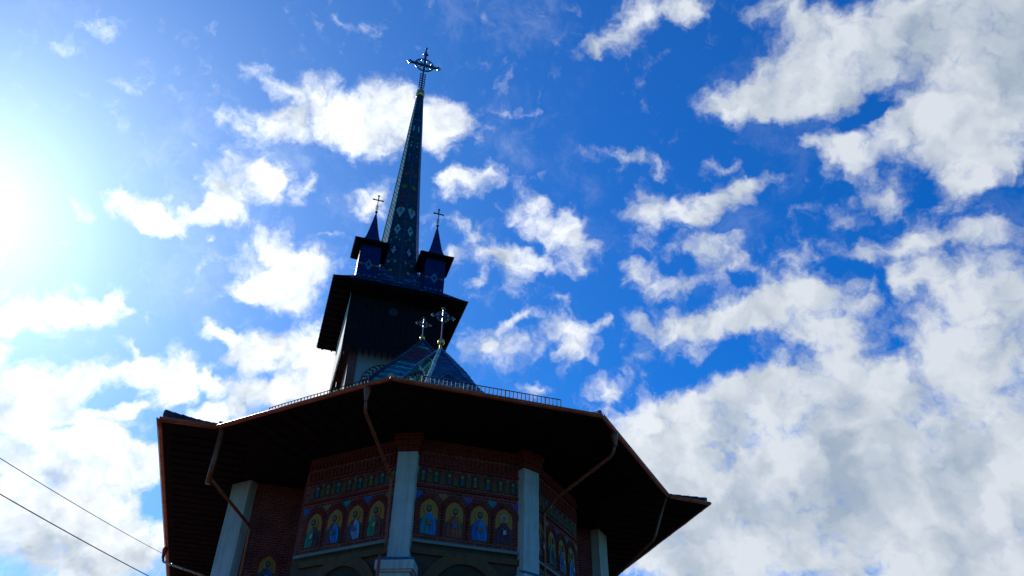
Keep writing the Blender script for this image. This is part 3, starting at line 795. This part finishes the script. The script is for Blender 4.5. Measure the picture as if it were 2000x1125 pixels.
# ---- white columns on the apse corners and piers at the nave corners
def column(c, ang, w, ztop, ledge):
    n = P2(ang, 1); t = Vector((-n.y, n.x, 0))
    mb = MB()
    c = Vector(c)
    def blk(z0, z1, ww, dd, fwd, m):
        mb.box(Z(c + n * (fwd - dd / 2), (z0 + z1) / 2), (ww, dd, z1 - z0), m, t, n)
    lo = ledge if ledge else FLOOR
    zs = [lo + (ztop - lo) * k / 14 for k in range(15)]
    # slightly uneven trowelled faces
    rings = []
    for z in zs:
        j = lambda: random.uniform(-.006, .006)
        rings.append([Z(c + t * (sx * w / 2 + j()) + n * (fw + j()), z) for sx, fw in ((-1, 0), (1, 0), (1, -.5), (-1, -.5))])
    for a, b in zip(rings, rings[1:]):
        for k in range(4): mb.face([a[k], a[(k + 1) % 4], b[(k + 1) % 4], b[k]], M['plaster'])
    mb.face(rings[-1], M['plaster'])
    o = mb.build('buttress_column', church)
    b = o.modifiers.new('soft_edges', 'BEVEL'); b.width = .012; b.segments = 2; b.limit_method = 'ANGLE'; b.angle_limit = R_(50)
    if ledge:
        mb = MB()
        blk(ledge - .14, ledge, w + .26, .62, .16, M['plaster'])
        blk(ledge - .17, ledge - .14, w + .20, .58, .13, M['plaster'])
        blk(FLOOR, ledge - .17, w + .12, .56, .09, M['plaster'])
        mb.build('pedestal', o)
        mb = MB()
        nt = 7
        for k in range(nt):
            x = -(w + .22) / 2 + (k + .5) * (w + .22) / nt
            a = Z(c + t * x + n * .155, ledge + .012); e = Z(c + t * x + n * .004, ledge + .06)
            cc = vary(BLUE, .3)
            A = [a + t * math.cos(PI * i / 6) * .045 + Vector((0, 0, math.sin(PI * i / 6) * .036)) for i in range(7)]
            E = [e + t * math.cos(PI * i / 6) * .045 + Vector((0, 0, math.sin(PI * i / 6) * .036)) for i in range(7)]
            for i in range(6): mb.face([A[i], A[i + 1], E[i + 1], E[i]], M['tile'], cc)
            mb.face(A, M['tile'], cc)
        mb.build('ledge_tiles', o, merge=False)
    return o
for a in (-112.5, -67.5):
    col_o = column(P2(a, 2.90), a, .34, 6.10, 4.20)
    n = P2(a, 1); t = Vector((-n.y, n.x, 0)); mb = MB()
    for k, (z0, z1, ex) in enumerate(((6.102, 6.20, .05), (6.20, 6.30, .10), (6.30, EZ - .003, .15))):
        c = P2(a, 2.90) + n * (ex * .5 - .23)
        p = [(-.17 - ex / 2, .23), (.17 + ex / 2, .23)]
        for rr in range(2):
            zz0 = z0 + (z1 - z0) * rr / 2; zz1 = z0 + (z1 - z0) * (rr + 1) / 2 - .008
            nb = 4
            for q in range(nb):
                x = -.17 - ex / 2 + (q + .5) * (.34 + ex) / nb
                mb.box(Z(c + t * x, (zz0 + zz1) / 2), ((.34 + ex) / nb - .008, .46, zz1 - zz0), M['voussoir'], t, n)
    mb.build('brick_capital', col_o, merge=False)
for sx, a in ((-1, -135), (1, -45)):
    column(Vector((sx * 3.60, .5, 0)) + P2(a, .235), a, .47, EZ - .004, None)

# ------------------------------------------------------------------ bell tower
TC = Vector((-.10, 11.115, 0))
def tq(x, y, z): return Vector((TC.x + x, TC.y + y, z))
TB = 1.42
mb = MB()
mb.box(tq(0, 0, (FLOOR + 16.2) / 2), (2 * TB, 2 * TB, 16.2 - FLOOR), M.setdefault('shaft', mat('tower_plaster', (.31, .225, .22), .9, 0, .1, .15, 2, .2, 20)))
tower = mb.build('tower', church, 'square white tower shaft under the dark timber gallery')
for sx in (-1, 1):
    for sy in (-1, 1):
        mb = MB(); mb.box(tq(sx * (TB - .12), sy * (TB - .12), 14.0), (.30, .30, 4.4), M['redwood']); mb.build('corner_post', tower)
fb = Bay(tq(0, -TB, 0), (0, -1, 0))
mb = MB(); rc = 14.52; RR = .95
mb.prism(disc(fb, 0, rc, RR, RR, .002, 48), fb.n * .02, paint((.33, .245, .24)))
ZZ = (.075, .022, .024)
for rad, wd in ((.94, .035), (.60, .03), (.30, .03)):
    n = 48
    for k in range(n):
        t0, t1 = 2 * PI * k / n, 2 * PI * (k + 1) / n
        mb.prism([fb(r * math.cos(t), rc + r * math.sin(t), .022) for r, t in ((rad - wd, t0), (rad, t0), (rad, t1), (rad - wd, t1))], fb.n * .012, paint(ZZ))
n = 30
for k in range(n):     # herringbone spokes
    t = 2 * PI * k / n; dt = 2 * PI / n
    pr = [(.62, 0), (.71, .55), (.80, -.05), (.90, .5)]
    for (ra, oa), (rb, ob) in zip(pr, pr[1:]):
        mb.prism([fb(r * math.cos(t + o_ * dt + e * dt * .22), rc + r * math.sin(t + o_ * dt + e * dt * .22), .022) for r, o_, e in ((ra, oa, -1), (ra, oa, 1), (rb, ob, 1), (rb, ob, -1))], fb.n * .012, paint(ZZ))
mb.build('rosette', tower, 'round herringbone rosette on the white shaft', merge=False)

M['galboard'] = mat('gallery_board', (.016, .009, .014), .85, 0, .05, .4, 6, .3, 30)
M['sunlit'] = mat('gallery_board_sunlit', (.62, .55, .46), .8, 0, .2, .2, 6, .3, 30)  # pale copy of the gallery board, sunlight on the left side put into its colour
GB, GZ0, GZ1 = 1.78, 15.72, 18.12
mb = MB()
bw = .2225
for ax, n_ in (((1, 0, 0), (0, -1, 0)), ((0, 1, 0), (1, 0, 0)), ((-1, 0, 0), (0, 1, 0)), ((0, -1, 0), (-1, 0, 0))):
    ax = Vector(ax); n_ = Vector(n_)
    for k in range(16):
        x = -GB + (k + .5) * bw
        c = TC + ax * x + n_ * (GB - .03 + random.uniform(-.004, .004))
        w2 = bw / 2 - .006
        pts = [Z(c - ax * w2, GZ0 + .12), Z(c - ax * w2 * .62, GZ0 + .02), Z(c - ax * w2 * .2, GZ0 - .20), Z(c, GZ0 - .34), Z(c + ax * w2 * .2, GZ0 - .20), Z(c + ax * w2 * .62, GZ0 + .02), Z(c + ax * w2, GZ0 + .12), Z(c + ax * w2, GZ1), Z(c - ax * w2, GZ1)]
        mb.prism(pts, n_ * .035, M['sunlit'] if n_.x < -.5 else (M['redwood'] if n_.y > .5 else M['galboard']))
    # rails
    for z in (15.95, 17.0): mb.box(Z(TC + n_ * (GB - .06), z), (2 * GB - .12, .05, .12), M['wood'], ax, n_)
gal = mb.build('bell_gallery', church, 'dark plank gallery with pointed board ends under the tower roof', merge=False)
mb = MB()
mb.box(tq(0, 0, 16.28), (2 * GB - .14, 2 * GB - .14, .10), M['redwood'])
mb.build('gallery_floor', gal)
mb = MB(); gb = Bay(tq(0, -GB, 0), (0, -1, 0))
mb.prism(disc(gb, -.13, 17.55, .17, .17, .007, 24), gb.n * .03, paint((.035, .026, .03)))
mb.prism(disc(gb, -.13, 17.55, .12, .12, .037, 24), gb.n * .012, paint((.02, .015, .02)))
mb.build('medallion', gal, 'small pale round medallion on the dark boards')

# ---- broad skirt roof of the tower
SKH, SKZ = 2.52, 18.13
mb = MB()
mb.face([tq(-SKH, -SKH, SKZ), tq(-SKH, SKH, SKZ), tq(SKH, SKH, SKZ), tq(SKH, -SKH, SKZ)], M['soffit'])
for s0, s1 in (((-1, -1), (1, -1)), ((1, -1), (1, 1)), ((1, 1), (-1, 1)), ((-1, 1), (-1, -1))):
    mb.face([tq(s0[0] * SKH, s0[1] * SKH, SKZ), tq(s1[0] * SKH, s1[1] * SKH, SKZ), tq(s1[0] * SKH, s1[1] * SKH, SKZ + .06), tq(s0[0] * SKH, s0[1] * SKH, SKZ + .06)], M['wood'])
XS = [0, .12, .3, .5, .7, .85, 1.0]; HZ = [18.18, 18.39, 18.74, 19.14, 19.62, 20.1, 20.8]
def skirt(cx, cy, half, inner):
    return lambda v: tq(cx * lerp(half, inner, v), cy * lerp(half, inner, v), spl(XS, HZ, v))
def skirt_col(u, s, z, i, j):
    r = random.Random(i * 131 + j).random()
    if z > 18.5 and r < .07: return LTEAL
    if z > 18.5 and r < .10: return PALE
    return DBLUE if (i // 3) % 2 else BLUE
for a, b, out in (((-1, -1), (1, -1), (0, -1, 1)), ((1, -1), (1, 1), (1, 0, 1)), ((1, 1), (-1, 1), (0, 1, 1)), ((-1, 1), (-1, -1), (-1, 0, 1))):
    tiles(mb, skirt(*a, SKH + .03, .62), skirt(*b, SKH + .03, .62), .085, .11, skirt_col, out)
tower_roof = mb.build('tower_roof', church, 'broad dark skirt roof of the bell tower with serrated tile edges', merge=False)
mb = MB()
for ax, n_ in (((1, 0, 0), (0, -1, 0)), ((0, 1, 0), (1, 0, 0)), ((-1, 0, 0), (0, 1, 0)), ((0, -1, 0), (-1, 0, 0))):
    ax = Vector(ax); n_ = Vector(n_)
    for k in range(13):
        x = -SKH + .2 + k * (2 * SKH - .4) / 12
        L = SKH - GB - .06
        if abs(x) < SKH - .1: mb.box(Z(TC + ax * x + n_ * (GB + .03 + L / 2), SKZ - .035), (.06, L, .06), M['wood'], ax, n_)
mb.build('rafter_ends', tower_roof, merge=False)

# ---- octagonal mosaic spire
RS = [(18.9, 1.62), (19.5, 1.30), (20.2, 1.07), (21.1, .95), (22.0, .84), (23.5, .725), (26.7, .505), (30.0, .320), (32.45, .165)]
def spr(z): return spl([a for a, _ in RS], [b for _, b in RS], z)
def spire_edge(a):
    def f(v):
        z = lerp(18.9, 32.45, v); p = P2(a, spr(z)); return Vector((TC.x + p.x, TC.y + p.y, z))
    return f
def spire_col(u, s, z, i, j):
    base = (.006, .056, .074) if (i // 2) % 2 else (.005, .038, .066); PALE = (.30, .31, .32)
    au = abs(u)
    def loz(zc, w, h): return au / w + abs(z - zc) / h
    # tall lozenge
    d = loz(23.9, .20, .50)
    if d < .42: return GREEN
    if d < 1: return (RED if z > 24.15 and d > .5 else (ORANGE if z > 24.05 else PALE))
    if loz(23.9, .27, .62) < 1: return NAVY
    d = loz(22.7, .17, .30)
    if d < .38: return NAVY
    if d < 1: return PALE
    d = loz(21.4, .13, .24)
    if d < 1 and (au < .045 or abs(z - 21.4) < .09): return PALE
    if loz(21.4, .24, .42) < 1: return NAVY
    for zd, ud in ((22.02, .17), (20.75, .15)):
        if abs(au - ud) < .035 and abs(z - zd) < .05: return PALE
    if abs(z - 20.22) < .05 and au < .06: return PALE
    if abs(z - 24.85) < .13 and au < .10: return RED if (i + j) % 2 else (.20, .03, .02)
    if abs(z - 25.42) < .16 and au < .13 and (au < .05 or abs(z - 25.42) < .05): return (.28, .13, .02)
    if abs(z - 26.35) < .14 and au < .10 and au > .03: return ORANGE
    if abs(z - 27.3) < .10 and au < .06: return (.05, .04, .20)
    if (abs(z - 28.33) < .05 or abs(z - 28.55) < .04) and au < .05: return PALE
    if loz(29.6, .06, .3) < 1: return LTEAL
    if abs((z * 1.0) % 1.35 - .6) < .05 and au < .05: return TEAL
    return base
spire = MB()
for k in range(8):
    a0, a1 = -90 + 45 * k, -45 + 45 * k
    cf = spire_col
    if k == 6: cf = lambda u, s, z, i, j: (.62, .66, .58) if (z + u * 1.5) % .26 < .15 else (.05, .20, .16)  # striped pale tiles, their extra brightness stands in for light on this face
    if k == 1: cf = lambda u, s, z, i, j: (.26, .22, .40) if i % 3 else (.05, .04, .14)
    tiles(spire, spire_edge(a0), spire_edge(a1), .066, .058, cf, P2((a0 + a1) / 2, 1), .006, .3)
spire = spire.build('spire', church, 'slender blue green tiled spire with pale diamond motifs', merge=False)
for k in range(8):
    e = spire_edge(-90 + 45 * k)
    ridge_caps('spire_ridge', spire, [e(i / 60) for i in range(61)], .028, .11, (.035, .06, .16) if k not in (2,) else (.11, .09, .22))
mb = MB()
mb.lathe(tq(0, 0, 0), [(.165, 32.36), (.215, 32.40), (.225, 32.60), (.205, 32.68), (.20, 32.82), (.13, 32.94), (.05, 33.0)], M['gold'], 20)
mb.build('gilded_cap', spire)

def wheel_cross(name, parent, c, z_base, z_latt0, z_latt1, zc, top, arm, R, t, frame, ball, label=None, lattice=True, tip=True):
    """metal cross with a ring round its crossing and balls at the ends"""
    mb = MB(); c = Z(c, 0)
    q = lambda x, z, y=0: Vector((c.x + x, c.y + y, z))
    mb.tube([q(0, z_base), q(0, top - (.25 * (top - zc) if tip else 0))], t * .55, frame, 8)
    mb.box(q(0, (zc + top) / 2 - .1 * (top - zc)), (t * 1.5, t, (top - zc) * .75), frame)
    mb.box(q(0, zc - R * .5), (t * 1.5, t, R), frame)
    mb.box(q(0, zc), (2 * arm * .93, t, t * 1.5), frame)
    if R: mb.ring(q(0, zc), R, t * .5, frame)
    if R:
        for k in range(8):
            a = PI / 8 + PI / 4 * k
            mb.ball(q(R * .86 * math.cos(a), zc + R * .86 * math.sin(a)), t * .62, ball, 8)
        for sx in (-1, 1):
            for sz in (-1, 1): mb.tube([q(0, zc), q(sx * R * .7, zc + sz * R * .7)], t * .3, frame, 6)
    for x, z in ((-arm, zc), (arm, zc)):
        for dx, dz in ((0, .9), (0, -.9), (1.0 * (1 if x > 0 else -1), 0)): mb.ball(q(x * .95 + dx * t, z + dz * t), t * .85, ball if dz <= 0 else frame, 10)
    zt = zc + (top - zc) * (.62 if tip else .95)
    for dx, dz in ((-1, 0), (1, 0), (0, .9)): mb.ball(q(dx * t, zt + dz * t), t * .85, ball if dx < 0 else frame, 10)
    if tip: mb.tube([q(0, zt), q(0, top - .06), q(.03, top)], t * .45, frame, 6); mb.ball(q(.02, top - .02), t * .7, frame, 8)
    if lattice:
        n = max(3, int((z_latt1 - z_latt0) / (t * 2.0)))
        ww = t * 1.45
        for sx in (-1, 0, 1): mb.tube([q(sx * ww, z_latt0), q(sx * ww, z_latt1)], t * .28, frame, 6)
        for k in range(n + 1):
            z = lerp(z_latt0, z_latt1, k / n)
            mb.tube([q(-ww * 1.3, z), q(ww * 1.3, z)], t * .30, frame, 6)
    return mb.build(name, parent, label, merge=False)
wheel_cross('spire_cross', church, TC, 32.9, 33.15, 34.25, 35.02, 36.5, .80, .48, .085, M['bluesteel'], M['steel'], 'large metal cross with a ring and shining balls at the top of the spire')

# ---- four corner turrets
TD, TW_, TE, TEZ = 1.31, .41, .665, 20.62
def turret_wall_col(u, s, z, i, j):
    d = abs(u) / .14 + abs(z - 19.60) / .24
    if .5 < d < 1: return (.03, .17, .24)
    if d <= .45: return NAVY
    if abs(z - 19.60) < .04 and abs(u) < .36: return ORANGE if abs(u) < .3 else YEL
    if abs(z - 19.05) < .05 and (i + j) % 3 == 0: return TEAL
    return (.007, .020, .095)
def make_turret(cx, cy):
    c = TC + Vector((cx, cy, 0))
    q = lambda x, y, z: Vector((c.x + x, c.y + y, z))
    root = MB()
    for sx, sy, n_ in ((0, -1, (0, -1, 0)), (1, 0, (1, 0, 0)), (0, 1, (0, 1, 0)), (-1, 0, (-1, 0, 0))):
        n_ = Vector(n_); u_ = Vector((-n_.y, n_.x, 0))
        A = lambda v, n_=n_, u_=u_: Z(c + n_ * TW_ - u_ * TW_, lerp(18.5, TEZ + .02, v))
        B = lambda v, n_=n_, u_=u_: Z(c + n_ * TW_ + u_ * TW_, lerp(18.5, TEZ + .02, v))
        tiles(root, A, B, .07, .07, turret_wall_col, n_, .003, 0)
    o = root.build('turret', church, merge=False)
    mb = MB()
    mb.face([q(-TE, -TE, TEZ), q(-TE, TE, TEZ), q(TE, TE, TEZ), q(TE, -TE, TEZ)], M['soffit'])
    for s0, s1 in (((-1, -1), (1, -1)), ((1, -1), (1, 1)), ((1, 1), (-1, 1)), ((-1, 1), (-1, -1))):
        mb.face([q(s0[0] * TE, s0[1] * TE, TEZ), q(s1[0] * TE, s1[1] * TE, TEZ), q(s1[0] * TE, s1[1] * TE, TEZ + .05), q(s0[0] * TE, s0[1] * TE, TEZ + .05)], M['wood'])
    xs = [0, .25, .5, .62, .75, .88, 1.0]; zs = [TEZ + .06, TEZ + .16, TEZ + .34, TEZ + .55, TEZ + 1.02, TEZ + 1.58, TEZ + 2.12]
    for a, b, out in (((-1, -1), (1, -1), (0, -1, 1)), ((1, -1), (1, 1), (1, 0, 1)), ((1, 1), (-1, 1), (0, 1, 1)), ((-1, 1), (-1, -1), (-1, 0, 1))):
        f = lambda s: (lambda v: q(s[0] * lerp(TE + .02, .012, v), s[1] * lerp(TE + .02, .012, v), spl(xs, zs, v)))
        tiles(mb, f(a), f(b), .07, .07, lambda u, s, z, i, j: (.008, .022, .13) if (i // 2) % 2 else (.008, .028, .09), out, .007, .4)
    mb.build('turret_roof', o, merge=False)
    wheel_cross('turret_cross', o, c, TEZ + 2.1, TEZ + 2.30, TEZ + 2.55, TEZ + 2.86, TEZ + 3.12, .20, 0, .030, M['iron'], M['iron'], lattice=True, tip=False)
    mb = MB(); mb.ball(q(0, 0, TEZ + 2.17), .06, M['iron']); mb.build('finial_ball', o)
    return o
for sx in (-1, 1):
    for sy in (-1, 1.3): make_turret(sx * TD, sy * TD)

# ---- crosses on the roof peaks
def roof_cross(c, zb, zball, rb, zc, top, arm, R, t, label):
    o = wheel_cross('roof_cross', church, c, zball, zball + rb + .22, zc - R - .05, zc, top, arm, R, t, M['bluesteel'], M['gold'], label, lattice=False, tip=False)
    mb = MB(); mb.lathe(Z(c, 0), [(.06, zb - .1), (.035, zb + .02), (.028, zball - rb)], M['gold'], 12); mb.ball(Z(c, zball), rb, M['gold'], 20)
    mb.build('gilded_ball', o)
roof_cross(Vector((0, .85, 0)), 10.66, 10.835, .088, 11.60, 11.86, .27, .16, .030, 'metal ring cross on a gilded ball at the apse roof peak')
roof_cross(Vector((-.02, 3.5, 0)), 12.58, 12.67, .070, 13.15, 13.36, .20, .12, .024, 'smaller metal ring cross on a gilded ball behind the apse peak')

# ------------------------------------------------------------------ overhead lines
def cable(name, pa, da, pb, db, r, label):
    A = EYE + bearing(*pa) * da; B = EYE + bearing(*pb) * db
    d = B - A
    mb = MB(); pts = []
    for k in range(61):
        t = -1.2 + 3.4 * k / 60
        p = A + d * t; p.z += .05 * d.length * (t - .0) * (t - 1.0) * .28
        pts.append(p)
    mb.tube(pts, r, M['cable'], 6)
    o = mb.build(name, raw=True)
    o['label'] = label; o['category'] = 'cable'; o['group'] = 'overhead cables beside the church'
cable('overhead_cable', (0, 965), 24, (290, 1125), 30, .014, 'thicker dark overhead cable, the lower one of the two left of the church')
cable('overhead_cable', (0, 895), 34, (335, 1090), 62, .015, 'thin overhead cable, the upper one, passing behind the left eave')
